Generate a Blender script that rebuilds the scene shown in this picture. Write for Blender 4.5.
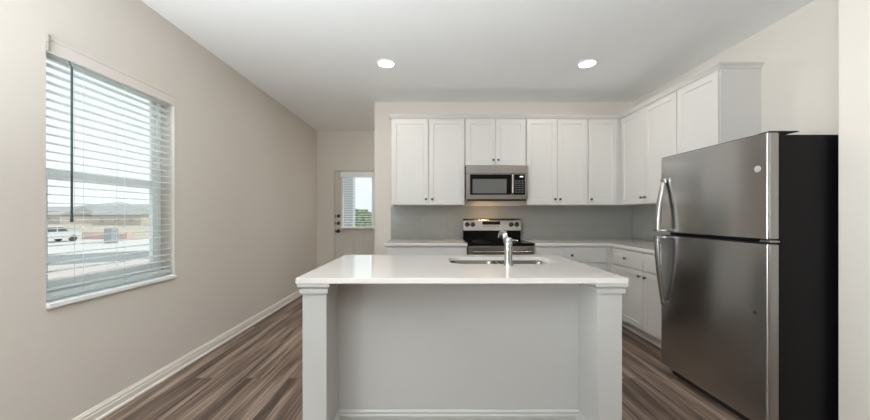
import bpy, bmesh, math, random
from mathutils import Vector, Matrix
random.seed(7)
for o in list(bpy.data.objects):
    bpy.data.objects.remove(o, do_unlink=True)
SC = bpy.context.scene
COL = SC.collection
PI = math.pi

# ------------------------------------------------------------------ camera
cam_d = bpy.data.cameras.new('camera'); cam = bpy.data.objects.new('camera', cam_d); COL.objects.link(cam)
cam.location = (0, 0, 1.24); cam.rotation_euler = (PI/2, 0, 0)
cam_d.sensor_width = 36; cam_d.lens = 330/870*36
cam_d.shift_x = 4.3/870; cam_d.shift_y = 5/870
cam_d.clip_start = 0.02; cam_d.clip_end = 2000
SC.camera = cam

# ------------------------------------------------------------------ world, sun, window daylight and fill, exposure
w = bpy.data.worlds.new('sky'); SC.world = w; w.use_nodes = True
bg = w.node_tree.nodes['Background']
bg.inputs['Color'].default_value = (0.93, 0.97, 1.0, 1); bg.inputs['Strength'].default_value = 1.25

def light(name, kind, loc, rot, energy, color, **kw):
    d = bpy.data.lights.new(name, kind); d.energy = energy; d.color = color
    for k, v in kw.items(): setattr(d, k, v)
    o = bpy.data.objects.new(name, d); COL.objects.link(o); o.location = loc; o.rotation_euler = rot
    return o
light('sun', 'SUN', (0, 0, 30), (math.radians(-12), math.radians(38), 0), 2.0, (1, 0.95, 0.88), angle=0.02)
# daylight from the left, and unseen fill panels added to brighten the ceiling
for wy, we in ((-1.15, 120), (-0.10, 115)):
    light('ceiling_fill_panel', 'AREA', (-1.55, wy, 1.25), (0, math.radians(-158), 0), we, (0.91, 0.962, 1.0), shape='RECTANGLE', size=0.9, size_y=1.0)
light('daylight_side_window', 'AREA', (-1.97, -0.68, 1.25), (0, math.radians(-92), 0), 15, (0.92, 0.966, 1.0), shape='RECTANGLE', size=1.7, size_y=0.55)
# living room ceiling lamps, plus an unseen lamp added to light the hall
for lx, ly, le in ((1.95, -0.1, 4), (2.64, -3.0, 5), (0.1, 5.1, 10)):
    light('ceiling_lamp_and_fill', 'AREA', (lx, ly, 2.73), (0, 0, 0), le, (1.0, 0.97, 0.93), shape='DISK', size=0.15)
SC.view_settings.view_transform = 'Standard'; SC.view_settings.look = 'None'
SC.view_settings.gamma = 1; SC.view_settings.use_curve_mapping = False
SC.view_settings.exposure = 0.06
SC.cycles.diffuse_bounces = 12; SC.cycles.max_bounces = 16; SC.cycles.transparent_max_bounces = 16

# ------------------------------------------------------------------ materials
def principled(name):
    m = bpy.data.materials.new(name); m.use_nodes = True
    return m, m.node_tree.nodes, m.node_tree.links, m.node_tree.nodes['Principled BSDF']

def mat(name, col, rough=0.5, metal=0.0, vary=0.03, scale=6.0, bump=0.0, bump_scale=200, spec=0.5, stretch=(1, 1, 1), coat=0.0, aniso=0.0):
    m, N, L, b = principled(name)
    tc = N.new('ShaderNodeTexCoord'); mp = N.new('ShaderNodeMapping'); mp.inputs['Scale'].default_value = stretch
    L.new(tc.outputs['Object'], mp.inputs['Vector'])
    nz = N.new('ShaderNodeTexNoise'); nz.inputs['Scale'].default_value = scale; nz.inputs['Detail'].default_value = 4
    L.new(mp.outputs['Vector'], nz.inputs['Vector'])
    mx = N.new('ShaderNodeMix'); mx.data_type = 'RGBA'
    lo = tuple(max(0, c*(1-vary)) for c in col) + (1,); hi = tuple(min(1, c*(1+vary)) for c in col) + (1,)
    mx.inputs[6].default_value = lo; mx.inputs[7].default_value = hi
    L.new(nz.outputs['Fac'], mx.inputs[0]); L.new(mx.outputs[2], b.inputs['Base Color'])
    b.inputs['Roughness'].default_value = rough; b.inputs['Metallic'].default_value = metal
    b.inputs['Specular IOR Level'].default_value = spec
    b.inputs['Coat Weight'].default_value = coat
    b.inputs['Anisotropic'].default_value = aniso
    if bump:
        n2 = N.new('ShaderNodeTexNoise'); n2.inputs['Scale'].default_value = bump_scale
        L.new(mp.outputs['Vector'], n2.inputs['Vector'])
        bp = N.new('ShaderNodeBump'); bp.inputs['Strength'].default_value = bump; bp.inputs['Distance'].default_value = 0.002
        L.new(n2.outputs['Fac'], bp.inputs['Height']); L.new(bp.outputs['Normal'], b.inputs['Normal'])
    return m

def emit(name, col, strength):
    m, N, L, b = principled(name)
    b.inputs['Base Color'].default_value = col + (1,)
    b.inputs['Emission Color'].default_value = col + (1,); b.inputs['Emission Strength'].default_value = strength
    return m

def glass_mat(name, tint=(0.93, 0.97, 0.96), refl=0.06):
    m = bpy.data.materials.new(name); m.use_nodes = True
    N, L = m.node_tree.nodes, m.node_tree.links; N.clear()
    out = N.new('ShaderNodeOutputMaterial'); t = N.new('ShaderNodeBsdfTransparent'); g = N.new('ShaderNodeBsdfGlossy')
    t.inputs['Color'].default_value = tint + (1,); g.inputs['Roughness'].default_value = 0.02
    mx = N.new('ShaderNodeMixShader'); mx.inputs[0].default_value = refl
    L.new(t.outputs[0], mx.inputs[1]); L.new(g.outputs[0], mx.inputs[2]); L.new(mx.outputs[0], out.inputs['Surface'])
    return m

def floor_mat():
    m, N, L, b = principled('vinyl_plank')
    tc = N.new('ShaderNodeTexCoord'); mp = N.new('ShaderNodeMapping'); mp.inputs['Rotation'].default_value = (0, 0, PI/2)
    L.new(tc.outputs['Object'], mp.inputs['Vector'])
    br = N.new('ShaderNodeTexBrick'); br.inputs['Scale'].default_value = 1.0
    br.inputs['Brick Width'].default_value = 1.83; br.inputs['Row Height'].default_value = 0.18
    br.inputs['Mortar Size'].default_value = 0.0014; br.inputs['Mortar Smooth'].default_value = 0.3
    br.offset = 0.37; br.offset_frequency = 2
    br.inputs['Color1'].default_value = (0, 0, 0, 1); br.inputs['Color2'].default_value = (1, 1, 1, 1); br.inputs['Mortar'].default_value = (0.3, 0.3, 0.3, 1)
    L.new(mp.outputs['Vector'], br.inputs['Vector'])
    # grain drawn out along the plank, offset from plank to plank
    off = N.new('ShaderNodeVectorMath'); off.operation = 'MULTIPLY_ADD'
    L.new(br.outputs['Color'], off.inputs[0]); off.inputs[1].default_value = (7.3, 3.1, 5.0)
    st = N.new('ShaderNodeVectorMath'); st.operation = 'MULTIPLY'; st.inputs[1].default_value = (10, 0.5, 1)
    L.new(tc.outputs['Object'], st.inputs[0]); L.new(st.outputs[0], off.inputs[2])
    n1 = N.new('ShaderNodeTexNoise'); n1.inputs['Scale'].default_value = 1.0; n1.inputs['Detail'].default_value = 6; n1.inputs['Roughness'].default_value = 0.6
    n1.inputs['Distortion'].default_value = 0.6
    L.new(off.outputs[0], n1.inputs['Vector'])
    st2 = N.new('ShaderNodeVectorMath'); st2.operation = 'MULTIPLY'; st2.inputs[1].default_value = (60, 1.6, 1)
    L.new(tc.outputs['Object'], st2.inputs[0])
    n2 = N.new('ShaderNodeTexNoise'); n2.inputs['Scale'].default_value = 1.0; n2.inputs['Detail'].default_value = 5
    L.new(st2.outputs[0], n2.inputs['Vector'])
    a1 = N.new('ShaderNodeMath'); a1.operation = 'MULTIPLY_ADD'; a1.inputs[1].default_value = 0.42; 
    L.new(n2.outputs['Fac'], a1.inputs[0]); L.new(n1.outputs['Fac'], a1.inputs[2])
    a2 = N.new('ShaderNodeMath'); a2.operation = 'MULTIPLY_ADD'; a2.inputs[1].default_value = 0.08
    L.new(br.outputs['Color'], a2.inputs[0]); L.new(a1.outputs[0], a2.inputs[2])
    cr = N.new('ShaderNodeValToRGB'); e = cr.color_ramp.elements
    e[0].position = 0.64; e[0].color = (0.075, 0.050, 0.037, 1)
    e[1].position = 0.98; e[1].color = (0.44, 0.345, 0.275, 1)
    k = e.new(0.75); k.color = (0.185, 0.130, 0.100, 1)
    k = e.new(0.86); k.color = (0.32, 0.242, 0.190, 1)
    L.new(a2.outputs[0], cr.inputs['Fac'])
    mx = N.new('ShaderNodeMix'); mx.data_type = 'RGBA'; mx.inputs[7].default_value = (0.035, 0.028, 0.024, 1)
    L.new(br.outputs['Fac'], mx.inputs[0]); L.new(cr.outputs['Color'], mx.inputs[6]); L.new(mx.outputs[2], b.inputs['Base Color'])
    b.inputs['Roughness'].default_value = 0.42; b.inputs['Specular IOR Level'].default_value = 0.4
    bp = N.new('ShaderNodeBump'); bp.inputs['Strength'].default_value = 0.12; bp.inputs['Distance'].default_value = 0.002
    L.new(n2.outputs['Fac'], bp.inputs['Height']); L.new(bp.outputs['Normal'], b.inputs['Normal'])
    return m

def tile_mat():
    m, N, L, b = principled('grey_subway_tile')
    tc = N.new('ShaderNodeTexCoord')
    sp = N.new('ShaderNodeSeparateXYZ'); L.new(tc.outputs['Object'], sp.inputs[0])
    ad = N.new('ShaderNodeMath'); ad.operation = 'ADD'; L.new(sp.outputs['X'], ad.inputs[0]); L.new(sp.outputs['Y'], ad.inputs[1])
    cb = N.new('ShaderNodeCombineXYZ'); L.new(ad.outputs[0], cb.inputs['X']); L.new(sp.outputs['Z'], cb.inputs['Y'])
    br = N.new('ShaderNodeTexBrick'); br.inputs['Scale'].default_value = 1
    br.inputs['Brick Width'].default_value = 0.152; br.inputs['Row Height'].default_value = 0.076; br.inputs['Mortar Size'].default_value = 0.0016
    br.inputs['Color1'].default_value = (0.29, 0.29, 0.27, 1); br.inputs['Color2'].default_value = (0.305, 0.305, 0.285, 1); br.inputs['Mortar'].default_value = (0.33, 0.33, 0.31, 1)
    L.new(cb.outputs[0], br.inputs['Vector']); L.new(br.outputs['Color'], b.inputs['Base Color'])
    b.inputs['Roughness'].default_value = 0.25
    return m

def steel_mat(name, col, rough, stretch, vary=0.10, aniso=0.0):
    m, N, L, b = principled(name)
    tc = N.new('ShaderNodeTexCoord'); mp = N.new('ShaderNodeMapping'); mp.inputs['Scale'].default_value = stretch
    L.new(tc.outputs['Object'], mp.inputs['Vector'])
    nz = N.new('ShaderNodeTexNoise'); nz.inputs['Scale'].default_value = 1; nz.inputs['Detail'].default_value = 5
    L.new(mp.outputs['Vector'], nz.inputs['Vector'])
    mr = N.new('ShaderNodeMapRange'); mr.inputs['To Min'].default_value = rough*(1-vary); mr.inputs['To Max'].default_value = rough*(1+vary)
    L.new(nz.outputs['Fac'], mr.inputs['Value']); L.new(mr.outputs[0], b.inputs['Roughness'])
    b.inputs['Base Color'].default_value = col + (1,); b.inputs['Metallic'].default_value = 1.0
    if aniso:                                # brushed sideways: reflections smear upright
        tg = N.new('ShaderNodeTangent'); tg.direction_type = 'RADIAL'; tg.axis = 'Z'
        L.new(tg.outputs[0], b.inputs['Tangent']); b.inputs['Anisotropic'].default_value = aniso; b.inputs['Anisotropic Rotation'].default_value = 0.25
    return m

M = {}
M['wall'] = mat('wall_paint', (0.712, 0.668, 0.612), 0.75, vary=0.012, bump=0.08, bump_scale=120)
M['ceiling'] = mat('ceiling_paint', (0.895, 0.91, 0.91), 0.85, vary=0.012, bump=0.1, bump_scale=90)
M['trim'] = mat('trim_paint', (0.80, 0.755, 0.69), 0.4, vary=0.01)
M['floor'] = floor_mat()
M['tile'] = tile_mat()
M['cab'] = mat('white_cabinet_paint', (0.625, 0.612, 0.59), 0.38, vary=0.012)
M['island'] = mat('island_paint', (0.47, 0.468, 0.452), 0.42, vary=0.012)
M['quartz'] = mat('quartz', (0.69, 0.655, 0.62), 0.06, vary=0.025, scale=60)
M['knob'] = mat('dark_nickel', (0.11, 0.10, 0.095), 0.3, metal=1.0)
M['fridge'] = steel_mat('dark_stainless', (0.46, 0.455, 0.45), 0.22, (3, 3, 260), aniso=0.72)
M['fridge_edge'] = steel_mat('door_edge_steel', (0.40, 0.39, 0.385), 0.35, (3, 3, 200))
M['steel'] = steel_mat('stainless', (0.35, 0.33, 0.305), 0.26, (3, 3, 260))
M['sink'] = steel_mat('sink_steel', (0.15, 0.142, 0.13), 0.14, (60, 60, 60))
M['chrome'] = steel_mat('brushed_chrome', (0.55, 0.56, 0.56), 0.16, (40, 40, 40))
M['case'] = mat('black_case', (0.006, 0.0055, 0.006), 0.45, vary=0.05, bump=0.06, bump_scale=500, spec=0.16)
M['black'] = mat('black_plastic', (0.012, 0.012, 0.012), 0.35)
M['gasket'] = mat('gasket', (0.01, 0.01, 0.01), 0.7)
M['blackglass'] = mat('black_glass', (0.006, 0.0055, 0.0055), 0.06, vary=0.02, spec=0.15)
M['mwglass'] = mat('microwave_window', (0.13, 0.13, 0.128), 0.22, vary=0.05)
M['burner'] = mat('burner_ring', (0.09, 0.09, 0.09), 0.25)
M['btn'] = mat('button_grey', (0.07, 0.07, 0.07), 0.4)
M['digits'] = emit('lit_digits', (0.75, 0.95, 1.0), 1.6)
M['warm'] = emit('task_lamp', (1.0, 0.62, 0.28), 40)
M['led'] = emit('led_disc', (1.0, 0.97, 0.92), 14)
M['vinyl'] = mat('white_vinyl', (0.86, 0.90, 0.90), 0.35, vary=0.01)
M['blind'] = mat('blind_slat', (0.88, 0.91, 0.91), 0.5, vary=0.01)
def slat_mat(name, col):
    m, N, L, b = principled(name)
    nz = N.new('ShaderNodeTexNoise'); nz.inputs['Scale'].default_value = 30
    mx = N.new('ShaderNodeMix'); mx.data_type = 'RGBA'; mx.inputs[6].default_value = tuple(c*0.985 for c in col)+(1,); mx.inputs[7].default_value = col+(1,)
    L.new(nz.outputs['Fac'], mx.inputs[0]); L.new(mx.outputs[2], b.inputs['Base Color']); b.inputs['Roughness'].default_value = 0.5
    t = N.new('ShaderNodeBsdfTranslucent'); t.inputs['Color'].default_value = col+(1,)
    sh = N.new('ShaderNodeMixShader'); sh.inputs[0].default_value = 0.75
    L.new(b.outputs[0], sh.inputs[1]); L.new(t.outputs[0], sh.inputs[2]); L.new(sh.outputs[0], N['Material Output'].inputs['Surface'])
    return m
M['slat'] = slat_mat('translucent_vinyl_slat', (0.93, 0.95, 0.95))
M['valance'] = mat('blind_valance', (0.74, 0.70, 0.66), 0.5, vary=0.01)
M['clip'] = mat('clip_plastic', (0.34, 0.31, 0.27), 0.35)
M['wand'] = mat('wand_plastic', (0.05, 0.07, 0.075), 0.3)
M['cord'] = mat('blind_cord', (0.72, 0.74, 0.74), 0.8)
M['glass'] = glass_mat('window_glass')
M['door'] = mat('door_paint', (0.64, 0.61, 0.56), 0.45, vary=0.01)
M['bronze'] = mat('dark_bronze', (0.075, 0.06, 0.05), 0.35, metal=0.9)
M['badge'] = mat('badge_silver', (0.72, 0.71, 0.70), 0.35, metal=0.6)
M['badge_ink'] = mat('badge_grey', (0.28, 0.28, 0.28), 0.4)
M['foot'] = mat('foot_grey', (0.35, 0.34, 0.33), 0.5)

# ------------------------------------------------------------------ mesh helpers
def box(bm, x0, x1, y0, y1, z0, z1, bev=0.0, seg=2):
    t = bmesh.new()
    vs = [t.verts.new((x, y, z)) for x in (x0, x1) for y in (y0, y1) for z in (z0, z1)]
    for f in ((0, 1, 3, 2), (4, 6, 7, 5), (0, 4, 5, 1), (2, 3, 7, 6), (0, 2, 6, 4), (1, 5, 7, 3)):
        t.faces.new([vs[i] for i in f])
    bmesh.ops.recalc_face_normals(t, faces=t.faces[:])
    if bev: bmesh.ops.bevel(t, geom=t.edges[:], offset=bev, segments=seg, affect='EDGES', profile=0.5)
    merge(bm, t)

def merge(bm, t, mx=None):
    me = bpy.data.meshes.new('tmp'); t.to_mesh(me); t.free()
    if mx: me.transform(mx)
    bm.from_mesh(me); bpy.data.meshes.remove(me)

def cyl(bm, p0, p1, r0, r1=None, n=24):
    p0, p1 = Vector(p0), Vector(p1); r1 = r0 if r1 is None else r1
    t = bmesh.new(); d = p1-p0
    bmesh.ops.create_cone(t, cap_ends=True, segments=n, radius1=r0, radius2=r1, depth=d.length)
    mx = Matrix.Translation((p0+p1)/2) @ d.to_track_quat('Z', 'Y').to_matrix().to_4x4()
    merge(bm, t, mx)

def lathe(bm, prof, origin, axis, n=28):
    """prof: (radius, height) pairs turned about axis from origin"""
    t = bmesh.new(); rings = []
    for r, h in prof:
        rings.append([t.verts.new((r*math.cos(2*PI*k/n), r*math.sin(2*PI*k/n), h)) for k in range(n)])
    for a, b in zip(rings, rings[1:]):
        for k in range(n):
            t.faces.new((a[k], a[(k+1) % n], b[(k+1) % n], b[k]))
    if prof[0][0] > 1e-6: t.faces.new(rings[0][::-1])
    if prof[-1][0] > 1e-6: t.faces.new(rings[-1])
    bmesh.ops.remove_doubles(t, verts=t.verts[:], dist=1e-6)
    bmesh.ops.recalc_face_normals(t, faces=t.faces[:])
    merge(bm, t, Matrix.Translation(origin) @ Vector(axis).to_track_quat('Z', 'Y').to_matrix().to_4x4())

def tube(bm, pts, radii, n=14, flat=1.0, up=(0, 0, 1)):
    """swept round (or flattened) section along pts"""
    t = bmesh.new(); pts = [Vector(p) for p in pts]; rings = []
    if not hasattr(radii, '__len__'): radii = [radii]*len(pts)
    for i, p in enumerate(pts):
        d = (pts[min(i+1, len(pts)-1)]-pts[max(i-1, 0)]).normalized()
        u = Vector(up); u = (u-d*u.dot(d))
        if u.length < 1e-4: u = Vector((1, 0, 0)); u = u-d*u.dot(d)
        u.normalize(); s = d.cross(u)
        rings.append([t.verts.new(p+(u*math.cos(2*PI*k/n)*flat+s*math.sin(2*PI*k/n))*radii[i]) for k in range(n)])
    for a, b in zip(rings, rings[1:]):
        for k in range(n): t.faces.new((a[k], a[(k+1) % n], b[(k+1) % n], b[k]))
    t.faces.new(rings[0][::-1]); t.faces.new(rings[-1])
    bmesh.ops.recalc_face_normals(t, faces=t.faces[:])
    merge(bm, t)

def prism(bm, prof, fn, a, b):
    """closed 2-D profile swept straight from a to b; fn(u, v, t) -> world point"""
    t = bmesh.new(); n = len(prof)
    A = [t.verts.new(fn(u, v, a)) for u, v in prof]; B = [t.verts.new(fn(u, v, b)) for u, v in prof]
    for k in range(n): t.faces.new((A[k], A[(k+1) % n], B[(k+1) % n], B[k]))
    t.faces.new(A[::-1]); t.faces.new(B)
    bmesh.ops.recalc_face_normals(t, faces=t.faces[:]); merge(bm, t)

def sweep(bm, prof, path, closed=False):
    """profile (outward, z) mitred along a plan path of (x, y, nx, ny)"""
    t = bmesh.new(); rings = [[t.verts.new((x+nx*u, y+ny*u, v)) for u, v in prof] for x, y, nx, ny in path]
    n = len(prof)
    for a, b in zip(rings, rings[1:]):
        for k in range(n): t.faces.new((a[k], a[(k+1) % n], b[(k+1) % n], b[k]))
    t.faces.new(rings[0][::-1]); t.faces.new(rings[-1])
    bmesh.ops.recalc_face_normals(t, faces=t.faces[:]); merge(bm, t)

ORG = {}
def obj(name, bm, m, parent=None, smooth=False, label=None):
    bmesh.ops.recalc_face_normals(bm, faces=bm.faces[:])
    me = bpy.data.meshes.new(name); bm.to_mesh(me); bm.free()
    o = bpy.data.objects.new(name, me); COL.objects.link(o); me.materials.append(m)
    if parent is not None:
        org = ORG[parent.name]; me.transform(Matrix.Translation(-org)); o.parent = parent; ORG[o.name] = org
    if smooth:
        for p in me.polygons: p.use_smooth = True
        try: me.set_sharp_from_angle(angle=math.radians(38))
        except Exception: pass
    if label: o['label'] = label
    return o

def recentre(o, loc):
    loc = Vector(loc); o.data.transform(Matrix.Translation(-loc)); o.location = loc; ORG[o.name] = loc
    return o

def tag(o, label, cat, group=None, kind=None):
    o['label'] = label; o['category'] = cat
    if group: o['group'] = group
    if kind: o['kind'] = kind
    return o

def thing(name, label, cat, loc, group=None):
    o = bpy.data.objects.new(name, None); COL.objects.link(o); o.location = loc; o.empty_display_size = 0.1
    ORG[o.name] = Vector(loc)
    return tag(o, label, cat, group)

def struct(name, bm, m, parent=None, label=None, cat=None, smooth=False):
    o = obj(name, bm, m, parent, smooth)
    if parent is None:
        o['kind'] = 'structure'; ORG[o.name] = Vector((0, 0, 0))
        if label: tag(o, label, cat)
    return o

def B(): return bmesh.new()
def bx(*a, **k):
    bm = B(); box(bm, *a, **k); return bm

# ------------------------------------------------------------------ room shell
WL, WR, H = -2.02, 2.68, 2.735          # left wall, right kitchen wall, ceiling
YB, YF, YR = 4.38, 5.85, -5.5           # kitchen back wall, hall end wall, rear wall
XE = -0.745                             # left end of the kitchen back wall
XS = 2.203                              # end of the stub wall beside the refrigerator
WY0, WY1, WZ0, WZ1 = 1.733, 2.600, 0.772, 2.185
T = 0.14

def slab_with_holes(axis, c0, c1, a0, a1, z0, z1, holes):
    """wall slab normal to axis from c0 to c1, spanning a0..a1, with rectangular holes (h0,h1,hz0,hz1)"""
    bm = B()
    def put(p0, p1, q0, q1):
        if p1-p0 < 1e-6 or q1-q0 < 1e-6: return
        if axis == 'x': box(bm, c0, c1, p0, p1, q0, q1)
        else: box(bm, p0, p1, c0, c1, q0, q1)
    cur = a0
    for h0, h1, hz0, hz1 in sorted(holes):
        put(cur, h0, z0, z1); put(h0, h1, z0, hz0); put(h0, h1, hz1, z1); cur = h1
    put(cur, a1, z0, z1)
    return bm

L2 = (-1.95, -0.40, 0.2, 2.25); L3 = (-0.30, 0.90, 0.2, 2.25)
struct('floor', bx(WL-T, 4.0+T, YR-T, YF+T, -0.12, 0), M['floor'], label='grey brown wood plank floor', cat='floor')
struct('ceiling', bx(WL-T, 4.0+T, YR-T, YF+T, H, H+0.15), M['ceiling'], label='flat off white ceiling', cat='ceiling')
struct('wall_left', slab_with_holes('x', WL-T, WL, YR-T, YF+T, 0, H, [L2, L3, (WY0, WY1, WZ0-0.025, WZ1)]), M['wall'], label='long warm grey wall with the window', cat='wall')
DX0, DX1, DZ1 = -1.715, -0.885, 2.032
struct('wall_hall', slab_with_holes('y', YF, YF+T, WL, 1.5+T, 0, H, [(DX0, DX1, 0, DZ1)]), M['wall'], label='short far wall around the exterior door', cat='wall')
struct('wall_hall_right', bx(1.5, 1.5+T, YB+T, YF, 0, H), M['wall'])  # unseen; closes the side hall added for the hall fill lamp
struct('wall_back', bx(XE, WR, YB, YB+T, 0, H), M['wall'], label='warm grey wall behind the kitchen cabinets', cat='wall')
struct('wall_right', bx(WR, WR+T, 1.6, YB+T, 0, H), M['wall'], label='right kitchen wall behind the refrigerator', cat='wall')
bm = bx(XS, WR+T, 1.60, 1.785, 0, H, bev=0.004); box(bm, WR+T-0.01, 4.0, 1.60, 1.74, 0, H)
struct('wall_stub', bm, M['wall'], label='bright wall end at right beside the refrigerator', cat='wall')
struct('wall_living', bx(4.0, 4.0+T, YR-T, 1.74, 0, H), M['wall'])
struct('wall_rear', bx(WL, 4.0, YR-T, YR, 0, H), M['wall'])

# baseboards
def base_prof(h=0.09, d=0.016):
    return [(0, 0), (d+0.010, 0), (d+0.010, 0.012), (d, 0.020), (d, h*0.60), (d-0.003, h*0.63), (d-0.003, h*0.82), (d-0.008, h*0.86), (d-0.010, h*0.96), (d-0.013, h), (0, h)]
def baseboard(name, path, label=None):
    bm = B(); sweep(bm, base_prof(), path)
    return struct(name, bm, M['trim'], label=label, cat='baseboard' if label else None)
baseboard('baseboard_left', [(WL, YR, 1, 0), (WL, YF, 1, 0)], 'cream baseboard along the window wall')
baseboard('baseboard_hall', [(WL+0.03, YF, 0, -1), (DX0, YF, 0, -1)])
baseboard('baseboard_back', [(XE, YB, 0, -1), (-0.53, YB, 0, -1)])

# backsplash
struct('backsplash_back', bx(-0.527, WR-0.012, YB-0.010, YB, 0.92, 1.360), M['tile'], label='grey tiled backsplash on the back wall', cat='backsplash')
struct('backsplash_right', bx(WR-0.010, WR, 2.68, YB, 0.92, 1.360), M['tile'], label='grey tiled backsplash on the right wall', cat='backsplash')

# ------------------------------------------------------------------ window in the left wall
XG = WL-0.105                            # plane of the window unit
def window_unit(name, y0, y1, z0, z1, label):
    bm = B()                             # outer frame
    for (a0, a1, b0, b1) in ((y0, y0+0.045, z0, z1), (y1-0.045, y1, z0, z1), (y0+0.045, y1-0.045, z0, z0+0.045), (y0+0.045, y1-0.045, z1-0.04, z1)):
        box(bm, XG-0.03, XG, a0, a1, b0, b1, bev=0.003)
    fr = struct(name, bm, M['vinyl'], label=label, cat='window')
    zm = (z0+z1)/2-0.012
    bm = B()                             # lower sash
    for (a0, a1, b0, b1) in ((y0+0.047, y0+0.09, z0+0.047, zm+0.028), (y1-0.09, y1-0.047, z0+0.047, zm+0.028), (y0+0.09, y1-0.09, z0+0.047, z0+0.10), (y0+0.09, y1-0.09, zm-0.028, zm+0.028)):
        box(bm, XG-0.018, XG+0.012, a0, a1, b0, b1, bev=0.003)
    obj('lower_sash', bm, M['vinyl'], fr)
    bm = B()
    for (a0, a1, b0, b1) in ((y0+0.047, y0+0.075, zm+0.03, z1-0.042), (y1-0.075, y1-0.047, zm+0.03, z1-0.042), (y0+0.075, y1-0.075, z1-0.075, z1-0.042)):
        box(bm, XG-0.028, XG-0.008, a0, a1, b0, b1, bev=0.002)
    obj('upper_sash', bm, M['vinyl'], fr)
    obj('lower_pane', bx(XG-0.006, XG-0.002, y0+0.088, y1-0.088, z0+0.098, zm-0.026), M['glass'], fr)
    obj('upper_pane', bx(XG-0.020, XG-0.016, y0+0.073, y1-0.073, zm+0.026, z1-0.073), M['glass'], fr)
    # recess lining and sill
    bm = B()
    box(bm, XG-0.03, WL+0.020, y0-0.0, y1+0.0, z0-0.025, z0, bev=0.003)
    obj('sill', bm, M['trim'] if 0 else M['blind'], fr)
    return fr
window_unit('window_1', WY0, WY1, WZ0, WZ1, 'white single hung window in the left wall')
window_unit('window_2', L2[0], L2[1], L2[2]+0.025, L2[3], 'white window in the living area')
window_unit('added_window', L3[0], L3[1], L3[2]+0.025, L3[3], 'unseen white window added in the living area, nearer the kitchen')  # unseen opening added to go with the ceiling fill panels
# blind
bl = thing('window_blind', 'white horizontal slat blind lowered in the left wall window', 'blind', (WL-0.03, (WY0+WY1)/2, WZ0))
y0, y1 = WY0+0.008, WY1-0.008
obj('head_rail', bx(WL-0.062, WL-0.012, y0, y1, 2.138, 2.172, bev=0.003), M['valance'], bl)
bm = B()
prism(bm, [(0, 2.100), (0.010, 2.100), (0.014, 2.110), (0.010, 2.122), (0.010, 2.163), (0.015, 2.171), (0.015, 2.182), (0, 2.182)], lambda u, v, t: (WL-0.008+u, t, v), WY0+0.004, WY1-0.002)
obj('valance', bm, M['valance'], bl, label='cream valance over the slats')
bm = bx(WL-0.02, WL+0.016, WY0-0.004, WY0+0.010, 2.150, 2.190, bev=0.002); box(bm, WL-0.02, WL+0.013, WY0-0.003, WY0+0.008, 2.125, 2.148, bev=0.002); box(bm, WL-0.02, WL+0.015, WY0-0.004, WY0+0.010, 2.103, 2.124, bev=0.002)
obj('bracket', bm, M['clip'], bl, label='grey plastic end clip')
bm = B(); ns = 28; pitch = 0.0464
for k in range(ns):
    z = 2.094-k*pitch
    if z < 0.83: break
    pr = []
    for q in range(7):
        u = -0.025+0.05*q/6; pr.append((u, 0.0022*(1-(u/0.025)**2)))
    pr = pr+[(u, v-0.0028) for u, v in reversed(pr)]
    prism(bm, pr, lambda u, v, t, z=z: (WL-0.037+u, t, z+v), y0+0.004, y1-0.004)
obj('slats', bm, M['slat'], bl)
bm = B()
box(bm, WL-0.062, WL-0.012, y0+0.004, y1-0.004, 0.786, 0.806, bev=0.004)
for k in range(3): box(bm, WL-0.062, WL-0.012, y0+0.004, y1-0.004, 0.808+k*0.005, 0.8105+k*0.005)
obj('bottom_rail', bm, M['slat'], bl)
for yy in (1.93, 2.19, 2.46):
    bm = B()
    for xx in (WL-0.0635, WL-0.0105): cyl(bm, (xx, yy, 0.80), (xx, yy, 2.14), 0.0011, n=6)
    obj('ladder_cord', bm, M['cord'], bl)
bm = B(); cyl(bm, (WL+0.010, 1.848, 1.205), (WL+0.010, 1.848, 2.070), 0.0052, n=8); cyl(bm, (WL+0.010, 1.848, 2.070), (WL-0.006, 1.848, 2.100), 0.003, n=8)
cyl(bm, (WL+0.010, 1.848, 1.20), (WL+0.010, 1.848, 1.24), 0.0068, 0.006, n=8)
obj('tilt_wand', bm, M['wand'], bl, smooth=True, label='dark tilt wand')

# ------------------------------------------------------------------ exterior door at the hall end
dr = struct('door_1', B(), M['door'], label='beige exterior door with a half glass at the hall end', cat='door')
lx0, lx1, lz0, lz1 = -1.595, -1.005, 0.985, 1.965
yd0, yd1 = YF+0.030, YF+0.072
bm = slab_with_holes('y', yd0, yd1, DX0+0.012, DX1-0.012, 0.012, DZ1-0.012, [(lx0+0.03, lx1-0.03, lz0+0.03, lz1-0.03)])
obj('door_slab', bm, M['door'], dr)
bm = B()
for (a0, a1, b0, b1) in ((lx0, lx0+0.045, lz0, lz1), (lx1-0.045, lx1, lz0, lz1), (lx0+0.045, lx1-0.045, lz0, lz0+0.045), (lx0+0.045, lx1-0.045, lz1-0.045, lz1)):
    box(bm, a0, a1, yd0-0.016, yd0+0.004, b0, b1, bev=0.006)
obj('glass_frame', bm, M['vinyl'], dr, label='white frame around the door glass')
obj('door_pane', bx(lx0+0.03, lx1-0.03, yd0+0.018, yd0+0.022, lz0+0.03, lz1-0.03), M['glass'], dr)
for (a0, a1) in ((-1.585, -1.345), (-1.265, -1.025)):
    bm = B(); zz0, zz1 = 0.20, 0.86
    for (p0, p1, q0, q1) in ((a0, a0+0.03, zz0, zz1), (a1-0.03, a1, zz0, zz1), (a0+0.03, a1-0.03, zz0, zz0+0.03), (a0+0.03, a1-0.03, zz1-0.03, zz1)):
        box(bm, p0, p1, yd0-0.006, yd0+0.004, q0, q1, bev=0.003)
    box(bm, a0+0.055, a1-0.055, yd0-0.005, yd0+0.004, zz0+0.055, zz1-0.055, bev=0.003)
    obj('raised_panel', bm, M['door'], dr)
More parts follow.
